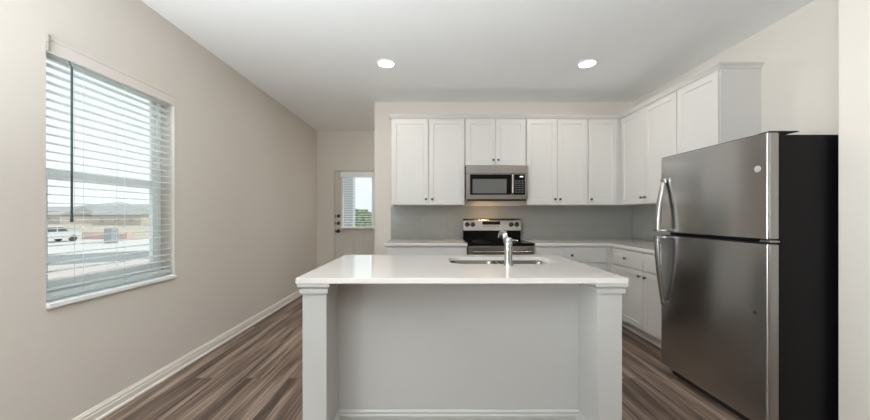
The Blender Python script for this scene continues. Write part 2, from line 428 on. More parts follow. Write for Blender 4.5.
for zz, nm in ((1.222, 'deadbolt'), (1.092, 'deadbolt')):
    bm = B(); lathe(bm, [(0.0, 0.02), (0.018, 0.02), (0.024, 0.014), (0.030, 0.004), (0.030, 0)], (-1.645, yd0, zz), (0, -1, 0)); box(bm, -1.650, -1.640, yd0-0.034, yd0-0.018, zz-0.014, zz+0.014, bev=0.002)
    obj(nm, bm, M['bronze'], dr, smooth=True)
bm = B(); lathe(bm, [(0.032, 0), (0.032, 0.006), (0.014, 0.010), (0.012, 0.030), (0.026, 0.040), (0.029, 0.052), (0.022, 0.064), (0.0, 0.067)], (-1.645, yd0, 0.955), (0, -1, 0))
obj('door_knob', bm, M['bronze'], dr, smooth=True)
for zz in (1.222, 1.092, 0.955):
    obj('strike_plate', bx(-1.7045, -1.694, yd0-0.022, yd0-0.0005, zz-0.025, zz+0.025, bev=0.001), M['bronze'], dr)
bm = B()
box(bm, DX0-0.004, DX0+0.010, YF-0.006, YF+0.10, 0, DZ1); box(bm, DX1-0.010, DX1+0.004, YF-0.006, YF+0.10, 0, DZ1); box(bm, DX0-0.004, DX1+0.004, YF-0.006, YF+0.10, DZ1-0.010, DZ1+0.004)
obj('jamb', bm, M['door'], dr)
obj('threshold', bx(DX0+0.01, DX1-0.01, YF+0.02, YF+0.13, 0, 0.011), M['bronze'], dr)

db = thing('door_blind', 'small white slat blind over the glass of the exterior door', 'blind', (-1.305, yd0, lz0))
obj('head_rail', bx(lx0, lx1, yd0-0.066, yd0-0.017, 1.905, 2.005, bev=0.004), M['blind'], db)
bm = B(); z = 1.885
while z > lz0+0.06:
    t = bmesh.new(); box(t, lx0+0.004, lx1-0.004, -0.022, 0.022, -0.0012, 0.0012)
    merge(bm, t, Matrix.Translation((0, yd0-0.042, z)) @ Matrix.Rotation(math.radians(8), 4, 'X')); z -= 0.042
obj('slats', bm, M['slat'], db)
obj('bottom_rail', bx(lx0+0.004, lx1-0.004, yd0-0.062, yd0-0.020, lz0+0.020, lz0+0.040, bev=0.004), M['blind'], db)
for xx in (-1.50, -1.11):
    bm = B(); cyl(bm, (xx, yd0-0.066, lz0+0.04), (xx, yd0-0.066, 1.91), 0.001, n=6)
    obj('ladder_cord', bm, M['cord'], db)

# ------------------------------------------------------------------ cabinetry
def plane_back(y):  return lambda u, v, n: (u, y-n, v)          # faces -Y: u is x
def plane_right(x): return lambda u, v, n: (x-n, u, v)          # faces -X: u is y

def shaker(bm, P, u0, u1, v0, v1, th=0.019, st=0.058, rec=0.008, raised=True):
    e = 0.002
    outer = [(u0, v0), (u1, v0), (u1, v1), (u0, v1)]
    def ring(d, n): return [(u0+d, v0+d, n), (u1-d, v0+d, n), (u1-d, v1-d, n), (u0+d, v1-d, n)]
    levels = [ring(0, 0), ring(0, th-e), ring(e, th)]
    if raised: levels += [ring(st, th), ring(st+0.004, th-rec)]
    t = bmesh.new(); R = [[t.verts.new(P(*p)) for p in lv] for lv in levels]
    for a, b in zip(R, R[1:]):
        for k in range(4): t.faces.new((a[k], a[(k+1) % 4], b[(k+1) % 4], b[k]))
    t.faces.new(R[0][::-1]); t.faces.new(R[-1])
    bmesh.ops.recalc_face_normals(t, faces=t.faces[:]); merge(bm, t)

def knob(P, u, v, th, parent):
    bm = B(); a = Vector(P(u, v, th)); ax = Vector(P(u, v, 1))-Vector(P(u, v, 0))
    lathe(bm, [(0.008, 0), (0.0055, 0.004), (0.0055, 0.012), (0.013, 0.017), (0.0145, 0.022), (0.011, 0.027), (0, 0.028)], a, ax, n=16)
    obj('knob', bm, M['knob'], parent, smooth=True)

def carcass(kind, u0, u1, v0, v1, face, wall, bev=0.0015):
    f, b = (face, wall)
    return bx(u0, u1, f, b, v0, v1, bev=bev) if kind == 'B' else bx(f, b, u0, u1, v0, v1, bev=bev)

def front(name, kind, P, u0, u1, v0, v1, root, knob_at=None, m=None, st=0.058, raised=True):
    bm = B(); shaker(bm, P, u0, u1, v0, v1, st=st, raised=raised)
    d = obj(name, bm, m or M['cab'], root)
    if knob_at: knob(P, knob_at[0], knob_at[1], 0.019, d)
    return d

UZ0, UZ1 = 1.362, 2.422
FY = 4.072                                # face frame of the back uppers; door face at 4.05
def upper_back(label, x0, x1, z0, z1, doors, group='white wall cabinets'):
    r = thing('wall_cabinet', label, 'cabinet', ((x0+x1)/2, (FY+YB)/2, z0), group)
    obj('cabinet_body', carcass('B', x0+0.0008, x1-0.0008, z0, z1+0.006, FY, YB-0.002), M['cab'], r)
    P = plane_back(FY-0.001)
    for (a, b, kx) in doors:
        front('door', 'B', P, a, b, z0+0.004, z1-0.004, r, (kx, z0+0.072 if z1-z0 > 0.8 else z0+0.068))
    return r
upper_back('tall white wall cabinet with two doors, left of the microwave', -0.488, 0.424, UZ0, UZ1, [(-0.482, -0.030, -0.058), (-0.024, 0.414, 0.018)])
upper_back('short white wall cabinet with two doors directly above the microwave', 0.4245, 1.1735, 1.846, UZ1, [(0.431, 0.796, 0.768), (0.800, 1.166, 0.828)])
upper_back('tall white wall cabinet with two doors, right of the microwave', 1.174, 1.932, UZ0, UZ1, [(1.181, 1.552, 1.524), (1.556, 1.926, 1.585)])
r = upper_back('narrow white wall cabinet with one door in the back corner', 1.9325, 2.352, UZ0, UZ1, [(1.940, 2.288, 1.968)])

FX = 2.352
def upper_right(label, ya, yb, doors, group='white wall cabinets'):
    r = thing('wall_cabinet', label, 'cabinet', ((FX+WR)/2, (ya+yb)/2, UZ0), group)
    obj('cabinet_body', carcass('R', ya+0.0008, yb-0.0008, UZ0, UZ1+0.006, FX+0.001, WR-0.002), M['cab'], r)
    P = plane_right(FX)
    for (a, b, ky) in doors: front('door', 'R', P, a, b, UZ0+0.004, UZ1-0.004, r, (ky, UZ0+0.072) if ky else None)
    return r
upper_right('white wall cabinet with two doors on the right wall, next to the back corner', 3.133, FY+0.306, [(3.610, 4.045, 3.640), (3.140, 3.605, 3.575)])
upper_right('white wall cabinet with its bare side showing above the refrigerator', 2.677, 3.132, [(2.683, 3.126, 3.09)])

bm = B()                                   # crown running round the uppers
cp = [(0, 0.004), (0.006, 0.004), (0.008, 0.010), (0.014, 0.020), (0.024, 0.030), (0.030, 0.034), (0.030, 0.044), (0, 0.044)]
cp = [(u, UZ1+0.0025+v) for u, v in cp]
cy, cx = FY-0.012, FX-0.012
sweep(bm, cp, [(-0.488, YB-0.002, -1, 0), (-0.488, cy, -1, -1), (cx, cy, -1, -1), (cx, 2.677, -1, -1), (WR-0.002, 2.677, 0, -1)])
# filler behind the crown
cm = obj('crown_moulding', bm, M['cab']); tag(recentre(cm, (0.95, 4.05, UZ1)), 'white crown moulding running along the tops of all wall cabinets', 'moulding')

# base cabinets
BZ0, BZ1 = 0.11, 0.885
CT0, CT1 = 0.888, 0.918
BY, BX = 3.785, 2.075                      # face frames; fronts project 19 mm
r = thing('base_cabinet', 'white base cabinet left of the range', 'cabinet', (-0.05, 4.08, 0), 'white base cabinets')
obj('cabinet_body', carcass('B', -0.512, 0.416, BZ0, BZ1, BY, YB-0.002), M['cab'], r)
obj('toe_kick', bx(-0.505, 0.41, BY+0.075, BY+0.09, 0, BZ0), M['cab'], r)
P = plane_back(BY-0.001)
front('drawer', 'B', P, -0.505, 0.408, 0.700, 0.872, r, (-0.05, 0.775), raised=False)
front('door', 'B', P, -0.505, -0.051, 0.118, 0.688, r, (-0.085, 0.635)); front('door', 'B', P, -0.047, 0.408, 0.118, 0.688, r, (-0.013, 0.635))

r = thing('base_cabinet', 'white base cabinet with one wide drawer, right of the range', 'cabinet', (1.62, 4.08, 0), 'white base cabinets')
obj('cabinet_body', carcass('B', 1.188, WR-0.002, BZ0, BZ1, BY, YB-0.002), M['cab'], r)
obj('toe_kick', bx(1.195, BX+0.02, BY+0.075, BY+0.09, 0, BZ0), M['cab'], r)
front('drawer', 'B', P, 1.206, 2.004, 0.700, 0.868, r, (1.605, 0.782), raised=False)
front('door', 'B', P, 1.206, 1.603, 0.118, 0.688, r, (1.57, 0.635)); front('door', 'B', P, 1.607, 2.004, 0.118, 0.688, r, (1.64, 0.635))

r = thing('base_cabinet', 'white base cabinet with two drawers over two doors beside the refrigerator', 'cabinet', (2.37, 3.2, 0), 'white base cabinets')
obj('cabinet_body', carcass('R', 2.682, BY-0.001, BZ0, BZ1, BX, WR-0.002), M['cab'], r)
bm = bx(BX+0.075, BX+0.09, 2.69, BY-0.002, 0, BZ0); box(bm, BX+0.060, BX+0.076, 2.69, BY-0.002, 0, 0.02, bev=0.004)
obj('toe_kick', bm, M['cab'], r)
P = plane_right(BX-0.001)
front('drawer', 'R', P, 3.203, 3.715, 0.700, 0.868, r, (3.475, 0.785), raised=False); front('drawer', 'R', P, 2.690, 3.189, 0.700, 0.868, r, (2.94, 0.785), raised=False)
front('door', 'R', P, 3.200, 3.715, 0.118, 0.688, r, (3.238, 0.638)); front('door', 'R', P, 2.690, 3.190, 0.118, 0.688, r, (3.152, 0.638))

# worktops
o = obj('countertop', bx(-0.536, 0.417, 3.745, YB-0.010, CT0, CT1, bev=0.003), M['quartz']); tag(recentre(o, (-0.06, 4.06, CT0)), 'short pale quartz worktop left of the range', 'countertop')
bm = B(); t = bmesh.new()
pts = [(1.187, 3.745), (2.035, 3.745), (2.035, 2.679), (WR-0.010, 2.679), (WR-0.010, YB-0.010), (1.187, YB-0.010)]
f = t.faces.new([t.verts.new((x, y, CT0)) for x, y in pts]); g = bmesh.ops.extrude_face_region(t, geom=[f])
bmesh.ops.translate(t, verts=[v for v in g['geom'] if isinstance(v, bmesh.types.BMVert)], vec=(0, 0, CT1-CT0))
bmesh.ops.recalc_face_normals(t, faces=t.faces[:]); bmesh.ops.bevel(t, geom=t.edges[:], offset=0.003, segments=2, affect='EDGES'); merge(bm, t)
o = obj('countertop', bm, M['quartz']); tag(recentre(o, (1.9, 3.9, CT0)), 'L-shaped pale quartz worktop running from the range round the corner', 'countertop')

# ------------------------------------------------------------------ island
IT0 = 0.891
IX0, IX1, IY0, IY1 = -0.690, 1.010, 1.68, 2.67
isl = thing('kitchen_island', 'large white kitchen island standing on the plank floor', 'island', (0.16, 2.2, 0))
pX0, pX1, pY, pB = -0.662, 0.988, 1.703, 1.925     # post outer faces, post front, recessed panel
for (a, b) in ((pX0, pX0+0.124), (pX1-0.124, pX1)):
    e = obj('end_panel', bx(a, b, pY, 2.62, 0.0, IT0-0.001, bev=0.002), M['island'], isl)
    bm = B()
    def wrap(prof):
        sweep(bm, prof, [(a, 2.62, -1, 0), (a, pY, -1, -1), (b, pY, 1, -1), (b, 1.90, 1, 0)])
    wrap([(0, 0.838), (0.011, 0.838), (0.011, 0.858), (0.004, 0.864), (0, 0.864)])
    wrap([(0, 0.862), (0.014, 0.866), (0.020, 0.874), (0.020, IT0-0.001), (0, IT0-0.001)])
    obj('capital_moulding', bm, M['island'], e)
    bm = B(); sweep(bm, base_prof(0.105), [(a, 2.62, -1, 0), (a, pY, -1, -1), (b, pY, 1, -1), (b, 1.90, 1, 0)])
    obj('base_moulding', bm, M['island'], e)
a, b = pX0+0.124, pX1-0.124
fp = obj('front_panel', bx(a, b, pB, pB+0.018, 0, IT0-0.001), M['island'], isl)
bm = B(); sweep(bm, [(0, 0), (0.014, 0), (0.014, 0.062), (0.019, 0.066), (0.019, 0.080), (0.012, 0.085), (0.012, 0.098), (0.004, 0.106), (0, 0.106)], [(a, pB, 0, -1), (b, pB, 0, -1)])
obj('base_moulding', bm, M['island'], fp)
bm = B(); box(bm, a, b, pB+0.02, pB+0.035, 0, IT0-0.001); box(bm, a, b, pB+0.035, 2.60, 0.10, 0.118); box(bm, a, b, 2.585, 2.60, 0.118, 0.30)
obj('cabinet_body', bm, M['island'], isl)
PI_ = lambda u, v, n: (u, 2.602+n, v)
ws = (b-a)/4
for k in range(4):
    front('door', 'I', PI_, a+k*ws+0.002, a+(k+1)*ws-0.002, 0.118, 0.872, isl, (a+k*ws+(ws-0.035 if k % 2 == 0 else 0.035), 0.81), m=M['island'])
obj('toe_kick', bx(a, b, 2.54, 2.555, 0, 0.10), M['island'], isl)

# island worktop with a cut-out for the sink
SX0, SX1, SY0, SY1, SR = 0.132, 0.872, 2.172, 2.535, 0.10
def rrect(x0, x1, y0, y1, r, n=8):
    pts = []
    for cx_, cy_, a0 in ((x1-r, y0+r, -90), (x1-r, y1-r, 0), (x0+r, y1-r, 90), (x0+r, y0+r, 180)):
        for k in range(n+1):
            an = math.radians(a0+90*k/n); pts.append((cx_+r*math.cos(an), cy_+r*math.sin(an)))
    return pts
bm = B(); t = bmesh.new()
outer = rrect(IX0, IX1, IY0, IY1, 0.006, 3); inner = rrect(SX0, SX1, SY0, SY1, SR)
def loopv(pts, z): return [t.verts.new((x, y, z)) for x, y in pts]
Ls = {}
for z in (IT0, CT1):
    edges = []
    for nm, pts in (('o', outer), ('i', inner)):
        e_ = 0.003 if nm == 'o' else 0.0015
        v = loopv(pts, z); Ls[(nm, z)] = v
        edges += [t.edges.new((v[k], v[(k+1) % len(v)])) for k in range(len(v))]
    bmesh.ops.triangle_fill(t, use_beauty=True, edges=edges)
for nm in 'oi':
    A_, B_ = Ls[(nm, IT0)], Ls[(nm, CT1)]
    for k in range(len(A_)): t.faces.new((A_[k], A_[(k+1) % len(A_)], B_[(k+1) % len(A_)], B_[k]))
bmesh.ops.recalc_face_normals(t, faces=t.faces[:]); merge(bm, t)
o = obj('island_countertop', bm, M['quartz']); tag(recentre(o, (0.16, 2.175, IT0)), 'large glossy pale quartz worktop on the island with a sink cut-out', 'countertop')
bv = o.modifiers.new('edge', 'BEVEL'); bv.width = 0.0025; bv.segments = 2; bv.limit_method = 'ANGLE'; bv.angle_limit = math.radians(60)

# sink
sk = thing('kitchen_sink', 'double bowl stainless steel sink set under the island worktop', 'sink', ((SX0+SX1)/2, (SY0+SY1)/2, IT0-0.22))
def bowl(x0, x1, y0, y1, depth):
    bm = B(); t = bmesh.new(); zt = IT0-0.001
    lv = [(-0.022, zt), (0.0, zt), (0.006, zt-0.012), (0.014, zt-depth+0.035), (0.028, zt-depth+0.010), (0.055, zt-depth), ]
    R = []
    for d, z in lv:
        rr = max(0.02, 0.075-max(d, 0)*0.4) if d >= 0 else 0.085
        R.append([t.verts.new((x, y, z)) for x, y in rrect(x0+d, x1-d, y0+d, y1-d, rr)])
    n = len(R[0])
    for a_, b_ in zip(R, R[1:]):
        for k in range(n): t.faces.new((a_[k], a_[(k+1) % n], b_[(k+1) % n], b_[k]))
    t.faces.new(R[-1]); merge(bm, t)
    return bm
xm = 0.51
for (x0, x1) in ((SX0-0.004, xm-0.012), (xm+0.012, SX1+0.004)):
    bo = obj('bowl', bowl(x0, x1, SY0-0.004, SY1+0.004, 0.20), M['sink'], sk, smooth=True)
    sd = bo.modifiers.new('sheet', 'SOLIDIFY'); sd.thickness = 0.0015; sd.offset = -1
    bm = B(); cxs, cys = (x0+x1)/2, (SY0+SY1)/2
    lathe(bm, [(0.056, 0.0), (0.054, 0.004), (0.046, 0.003), (0.040, -0.002), (0.012, -0.002), (0.010, 0.004), (0, 0.004)], (cxs, cys, IT0-0.2005), (0, 0, 1))
    obj('drain', bm, M['chrome'], bo, smooth=True)

# faucet
FXp, FYp = 0.495, 2.105
fc = thing('kitchen_faucet', 'brushed chrome pull-out faucet on the near side of the island sink', 'faucet', (FXp, FYp, CT1))
bm = B(); lathe(bm, [(0.030, 0), (0.030, 0.004), (0.027, 0.010), (0.0255, 0.020), (0.0245, 0.09), (0.0245, 0.142), (0.0225, 0.146)], (FXp, FYp, CT1), (0, 0, 1)); obj('faucet_body', bm, M['chrome'], fc, smooth=True)
bm = B(); lathe(bm, [(0.0225, 0.146), (0.0245, 0.149), (0.0245, 0.168), (0.020, 0.176), (0.009, 0.180), (0, 0.181)], (FXp, FYp, CT1), (0, 0, 1))
tube(bm, [(FXp+0.014, FYp, CT1+0.160), (FXp+0.035, FYp+0.002, CT1+0.162), (FXp+0.060, FYp+0.004, CT1+0.158)], [0.009, 0.0075, 0.006], flat=0.6); obj('handle', bm, M['chrome'], fc, smooth=True)
bm = B()
tube(bm, [(FXp, FYp+0.010, CT1+0.095), (FXp+0.002, FYp+0.050, CT1+0.135), (FXp+0.004, FYp+0.100, CT1+0.170), (FXp+0.006, FYp+0.135, CT1+0.188)], [0.018, 0.0175, 0.0175, 0.019], n=20); sp_ = obj('spout', bm, M['chrome'], fc, smooth=True)
bm = B()
tube(bm, [(FXp+0.006, FYp+0.139, CT1+0.190), (FXp+0.005, FYp+0.170, CT1+0.199), (FXp+0.001, FYp+0.198, CT1+0.194), (FXp-0.003, FYp+0.215, CT1+0.168)], [0.020, 0.022, 0.023, 0.021], n=20); obj('spray_head', bm, M['chrome'], fc, smooth=True)

# ------------------------------------------------------------------ range
RX0, RX1, RF = 0.421, 1.183, 3.765
rg = thing('range', 'stainless electric range with a black glass cooktop against the back wall', 'stove', ((RX0+RX1)/2, 4.06, 0))
rc = (RX0+RX1)/2
obj('body', bx(RX0+0.002, RX1-0.002, RF+0.03, 4.355, 0.03, 0.893, bev=0.002), M['black'], rg)
for xx in (RX0+0.06, RX1-0.06):
    for yy in (RF+0.09, 4.30):
        bm = B(); cyl(bm, (xx, yy, 0), (xx, yy, 0.032), 0.018, n=12); obj('foot', bm, M['black'], rg)
ck = obj('cooktop', bx(RX0, RX1, RF-0.012, 4.275, 0.894, 0.921, bev=0.005, seg=3), M['blackglass'], rg)
for (xx, yy, rr) in ((RX0+0.19, 3.93, 0.105), (RX1-0.19, 3.93, 0.08), (RX0+0.19, 4.15, 0.075), (RX1-0.19, 4.15, 0.10)):
    bm = B(); lathe(bm, [(rr-0.004, 0.0), (rr-0.004, 0.0006), (rr, 0.0006), (rr, 0.0)], (xx, yy, 0.921), (0, 0, 1), n=40)
    lathe(bm, [(rr*0.6-0.003, 0.0), (rr*0.6-0.003, 0.0006), (rr*0.6, 0.0006), (rr*0.6, 0.0)], (xx, yy, 0.921), (0, 0, 1), n=40)
    obj('burner_ring', bm, M['burner'], ck)
obj('backguard', bx(RX0+0.002, RX1-0.014, 4.285, 4.355, 0.893, 1.040, bev=0.004), M['blackglass'], rg)
bm = B(); prism(bm, [(4.262, 1.040), (4.355, 1.040), (4.355, 1.194), (4.324, 1.194), (4.312, 1.1925), (4.301, 1.188), (4.292, 1.181), (4.2865, 1.173), (4.283, 1.163)], lambda u, v, t: (t, u, v), RX0+0.002, RX1-0.014)
cpn = obj('control_panel', bm, M['steel'], rg, smooth=True)
tilt = math.atan2(0.024, 0.144)
def on_panel(z): return 4.262+(z-1.040)*0.024/0.144
nrm = Vector((0, -math.cos(tilt), math.sin(tilt)))
bm = B()
t = bmesh.new(); box(t, -0.115, 0.115, -0.003, 0.003, -0.021, 0.021, bev=0.001)
merge(bm, t, Matrix.Translation((0.785, on_panel(1.136)-0.001, 1.136)) @ Matrix.Rotation(-tilt, 4, 'X'))
dsp = obj('display', bm, M['blackglass'], cpn)
for k_, xx in enumerate((0.77, 0.785, 0.80, 0.815)):
    pass
bm = B()
for k in range(6): box(bm, 0.69+k*0.034, 0.710+k*0.034, on_panel(1.098)-0.003, on_panel(1.098)+0.002, 1.091, 1.100)
obj('buttons', bm, M['btn'], cpn)
for xx in (0.474, 0.545, 1.042, 1.113):
    bm = B(); lathe(bm, [(0.031, 0), (0.031, 0.006), (0.025, 0.010), (0.024, 0.026), (0.020, 0.029), (0, 0.029)], (xx, on_panel(1.118), 1.118), nrm)
    t = bmesh.new(); box(t, -0.004, 0.004, -0.034, -0.02, -0.018, 0.018, bev=0.001); merge(bm, t, Matrix.Translation((xx, on_panel(1.118), 1.118)) @ Matrix.Rotation(-tilt, 4, 'X'))
    obj('control_knob', bm, M['black'], cpn, smooth=True)
od = obj('oven_door', bx(RX0+0.004, RX1-0.004, RF-0.005, RF+0.03, 0.27, 0.885, bev=0.004), M['steel'], rg)
obj('oven_window', bx(RX0+0.11, RX1-0.11, RF-0.008, RF-0.003, 0.42, 0.72, bev=0.002), M['blackglass'], od)
bm = B(); tube(bm, [(RX0+0.05, RF-0.045, 0.822), (RX1-0.05, RF-0.045, 0.822)], 0.012, n=16)
for xx in (RX0+0.07, RX1-0.07): cyl(bm, (xx, RF-0.045, 0.822), (xx, RF-0.003, 0.822), 0.009, n=12)
obj('oven_handle', bm, M['steel'], od, smooth=True)
obj('drawer', bx(RX0+0.004, RX1-0.004, RF-0.003, RF+0.03, 0.07, 0.262, bev=0.004), M['steel'], rg)

# ------------------------------------------------------------------ microwave
MX0, MX1, MF, MZ0, MZ1 = 0.4265, 1.1715, 3.975, 1.432, 1.838
mw = thing('microwave', 'stainless over-the-range microwave hung under the short wall cabinet', 'microwave', (0.80, 4.17, MZ0))
obj('body', bx(MX0, MX1, MF+0.022, YB-0.012, MZ0+0.004, MZ1, bev=0.002), M['black'], mw)
obj('vent_panel', bx(MX0, MX1-0.006, MF, MF+0.021, 1.742, MZ1, bev=0.003), M['steel'], mw)
bm = B()
for (p0, p1, q0, q1) in ((MX0, 0.474, MZ0, 1.740), (0.474, 1.002, MZ0, 1.484), (0.474, 1.002, 1.730, 1.740)): box(bm, p0, p1, MF, MF+0.021, q0, q1)
md = obj('door', bm, M['steel'], mw)
bm = B()
for (p0, p1, q0, q1) in ((0.474, 0.505, 1.484, 1.730), (0.915, 0.966, 1.484, 1.730), (0.505, 0.915, 1.484, 1.502), (0.505, 0.915, 1.674, 1.730)): box(bm, p0, p1, MF+0.002, MF+0.021, q0, q1)
obj('door_glass', bm, M['blackglass'], md)
obj('door_window', bx(0.505, 0.915, MF+0.004, MF+0.02, 1.502, 1.674), M['mwglass'], md, label='grey see-through screen')
bm = B(); tube(bm, [(0.984, MF-0.003, 1.492), (0.984, MF-0.026, 1.502), (0.984, MF-0.030, 1.61), (0.984, MF-0.026, 1.720), (0.984, MF-0.003, 1.730)], 0.014, n=14, flat=0.8, up=(0, -1, 0))
box(bm, 0.967, 1.001, MF, MF+0.021, 1.485, 1.739)
obj('handle', bm, M['steel'], md, smooth=True)
bm = B()
for (p0, p1, q0, q1) in ((1.003, MX1-0.006, MZ0, 1.484), (1.136, MX1-0.006, 1.484, 1.740), (1.003, 1.136, 1.731, 1.740)): box(bm, p0, p1, MF, MF+0.021, q0, q1)
obj('control_frame', bm, M['steel'], mw)
cp_ = obj('control_panel', bx(1.003, 1.136, MF+0.002, MF+0.02, 1.485, 1.730), M['blackglass'], mw)
bm = B()
for i in range(3):
    for j in range(6): box(bm, 1.018+i*0.037, 1.046+i*0.037, MF+0.0005, MF+0.003, 1.508+j*0.027, 1.524+j*0.027, bev=0.001)
obj('buttons', bm, M['btn'], cp_)
bm = B()
for i in range(4): box(bm, 1.075+i*0.010, 1.0825+i*0.010, MF+0.0005, MF+0.003, 1.696, 1.709)
obj('clock_display', bm, M['digits'], cp_)
bm = B()
for (p0, p1) in ((0.46, 0.60), (0.90, 1.04)): box(bm, p0, p1, MF+0.05, MF+0.18, MZ0-0.010, MZ0+0.004, bev=0.003)
box(bm, MX0+0.01, MX1-0.02, MF+0.012, MF+0.03, MZ0-0.024, MZ0+0.004, bev=0.003)
obj('filter', bm, M['black'], mw)
obj('task_lamp', bx(0.66, 0.78, MF+0.10, MF+0.17, MZ0-0.004, MZ0+0.004), M['warm'], mw, label='lit warm lamp under the microwave')
light('microwave_task_light', 'SPOT', (0.72, MF+0.135, MZ0-0.012), (0, 0, 0), 3.2, (1.0, 0.62, 0.30), spot_size=math.radians(120), spot_blend=0.8, shadow_soft_size=0.02)

# ------------------------------------------------------------------ refrigerator
F0, F1, FN, FF = 1.85, 2.62, 1.812, 2.655
fr = thing('refrigerator', 'tall dark stainless top freezer refrigerator with black sides', 'refrigerator', (2.25, 2.23, 0))
obj('case', bx(1.922, F1, FN+0.006, FF-0.006, 0.05, 1.683, bev=0.003), M['case'], fr)
def fdoor(z0, z1):
    """door with a rounded front edge"""
    bm = B(); t = bmesh.new(); r = 0.012; pts = [(1.906, FN)]
    def arc(cx_, cy_, a0, a1, n=6): return [(cx_+r*math.cos(math.radians(a0+(a1-a0)*k/n)), cy_+r*math.sin(math.radians(a0+(a1-a0)*k/n))) for k in range(n+1)]
    pts += arc(F0+r, FN+r, 270, 180); pts += arc(F0+r, FF-r, 180, 90); pts += [(1.906, FF)]
    f = t.faces.new([t.verts.new((x, y, z0)) for x, y in pts]); g = bmesh.ops.extrude_face_region(t, geom=[f])
    bmesh.ops.translate(t, verts=[v for v in g['geom'] if isinstance(v, bmesh.types.BMVert)], vec=(0, 0, z1-z0))
    merge(bm, t); return bm
fz = obj('freezer_door', fdoor(1.108, 1.692), M['fridge'], fr, smooth=True)
fd = obj('refrigerator_door', fdoor(0.056, 1.077), M['fridge'], fr, smooth=True)
for d, z0, z1 in ((fz, 1.108, 1.692), (fd, 0.056, 1.077)):
    # lighter door end trim
    obj('edge_trim', bx(1.8615, 1.907, FN-0.0045, FN+0.002, z0+0.001, z1-0.001, bev=0.0015), M['fridge_edge'], d, label='light metal strip down the hinge edge of the door')
    obj('top_cap', bx(F0+0.006, 1.906, FN+0.003, FF-0.003, z1-0.0005, z1+0.006, bev=0.002), M['black'], d)
    obj('gasket', bx(1.906, 1.922, FN+0.008, FF-0.008, z0+0.006, z1-0.006), M['gasket'], d)
obj('hinge_cover', bx(1.868, 2.03, FN+0.006, FN+0.075, 1.6985, 1.704, bev=0.002), M['black'], fr)
bm = bx(1.874, 1.92, FN+0.01, FN+0.07, 1.086, 1.100, bev=0.003); box(bm, 1.885, 1.915, FN-0.004, FN+0.03, 1.0885, 1.097, bev=0.001)
obj('middle_hinge', bm, M['fridge_edge'], fr)
bm = bx(1.880, 1.955, FN+0.01, FF-0.09, 0.010, 0.052, bev=0.002); obj('base_grille', bm, M['black'], fr)
for xx in (1.905, 2.56):
    for yy in (FN+0.04, FF-0.05):
        bm = B(); cyl(bm, (xx, yy, 0), (xx, yy, 0.054), 0.018, n=14); obj('foot', bm, M['foot'], fr, smooth=True)
# bow handles meeting at the split
HY = 2.605
def bow(z_far, z_split, name, d):
    n = 14; pts = []; 
    for k in range(n+1):
        s = k/n; z = z_far+(z_split-z_far)*s
        out = 0.014+0.052*math.sin(s*PI/2)**0.9
        pts.append((F0-out, HY, z))
    bm = B(); tube(bm, pts, [0.012+0.004*(k/n) for k in range(n+1)], n=16, flat=1.6, up=(0, 1, 0))
    dz = 1 if z_split > z_far else -1
    box(bm, F0-0.080, F0+0.001, HY-0.024, HY+0.022, min(z_split, z_split-dz*0.016), max(z_split, z_split-dz*0.016), bev=0.004)
    box(bm, F0-0.026, F0+0.001, HY-0.019, HY+0.019, z_far-0.012, z_far+0.026, bev=0.005)
    obj(name, bm, M['fridge'], d, smooth=True)
bow(1.505, 1.111, 'handle', fz); bow(0.545, 1.074, 'handle', fd)
# round badge with a script monogram
by, bz = 1.868, 1.500
bm = B(); lathe(bm, [(0.0185, 0), (0.0185, 0.002), (0.0175, 0.0028), (0, 0.0028)], (F0-0.0001, by, bz), (-1, 0, 0), n=32)
bd = obj('badge', bm, M['badge'], fz, smooth=True, label='round silver badge')
bm = B()
lathe(bm, [(0.0142, 0), (0.0142, 0.0008), (0.0156, 0.0008), (0.0156, 0)], (F0-0.0028, by, bz), (-1, 0, 0), n=32)
def stroke(pts): tube(bm, [(F0-0.0032, by+u, bz+v) for u, v in pts], 0.0008, n=6)
stroke([(0.002+0.0045*math.cos(a), 0.002+0.006*math.sin(a)) for a in [k*0.35+0.6 for k in range(15)]])
stroke([(-0.006+0.0040*math.cos(a), 0.002+0.006*math.sin(a)) for a in [k*0.35+0.4 for k in range(15)]])
stroke([(0.009, -0.007), (0.004, -0.009), (0.0, -0.006), (-0.004, -0.009), (-0.010, -0.006)])
obj('monogram', bm, M['badge_ink'], bd)
bm = B(); lathe(bm, [(0.009, 0), (0.009, 0.003), (0.006, 0.005), (0, 0.005)], (F0-0.0001, 1.884, 0.685), (-1, 0, 0), n=20)
obj('door_stud', bm, M['black'], fd, smooth=True, label='small black stud low on the door')

# ------------------------------------------------------------------ recessed lights
for (x, y, lab) in ((-0.44, 3.255, 'left one of the two round recessed ceiling lights'), (1.545, 3.255, 'right one of the two round recessed ceiling lights')):
    rl = thing('recessed_light', lab, 'light', (x, y, H), 'recessed ceiling lights')
    bm = B(); lathe(bm, [(0.092, 0), (0.090, 0.006), (0.078, 0.009), (0.074, 0.004), (0.074, 0)], (x, y, H), (0, 0, -1), n=40); obj('trim_ring', bm, M['ceiling'], rl, smooth=True)
    bm = B(); lathe(bm, [(0.074, 0.001), (0.074, 0.005), (0, 0.005)], (x, y, H), (0, 0, -1), n=40); obj('lens', bm, M['led'], rl, smooth=True)
    light('can_lamp', 'AREA', (x, y, H-0.012), (0, 0, 0), 5.6, (1.0, 0.93, 0.84), shape='DISK', size=0.14)

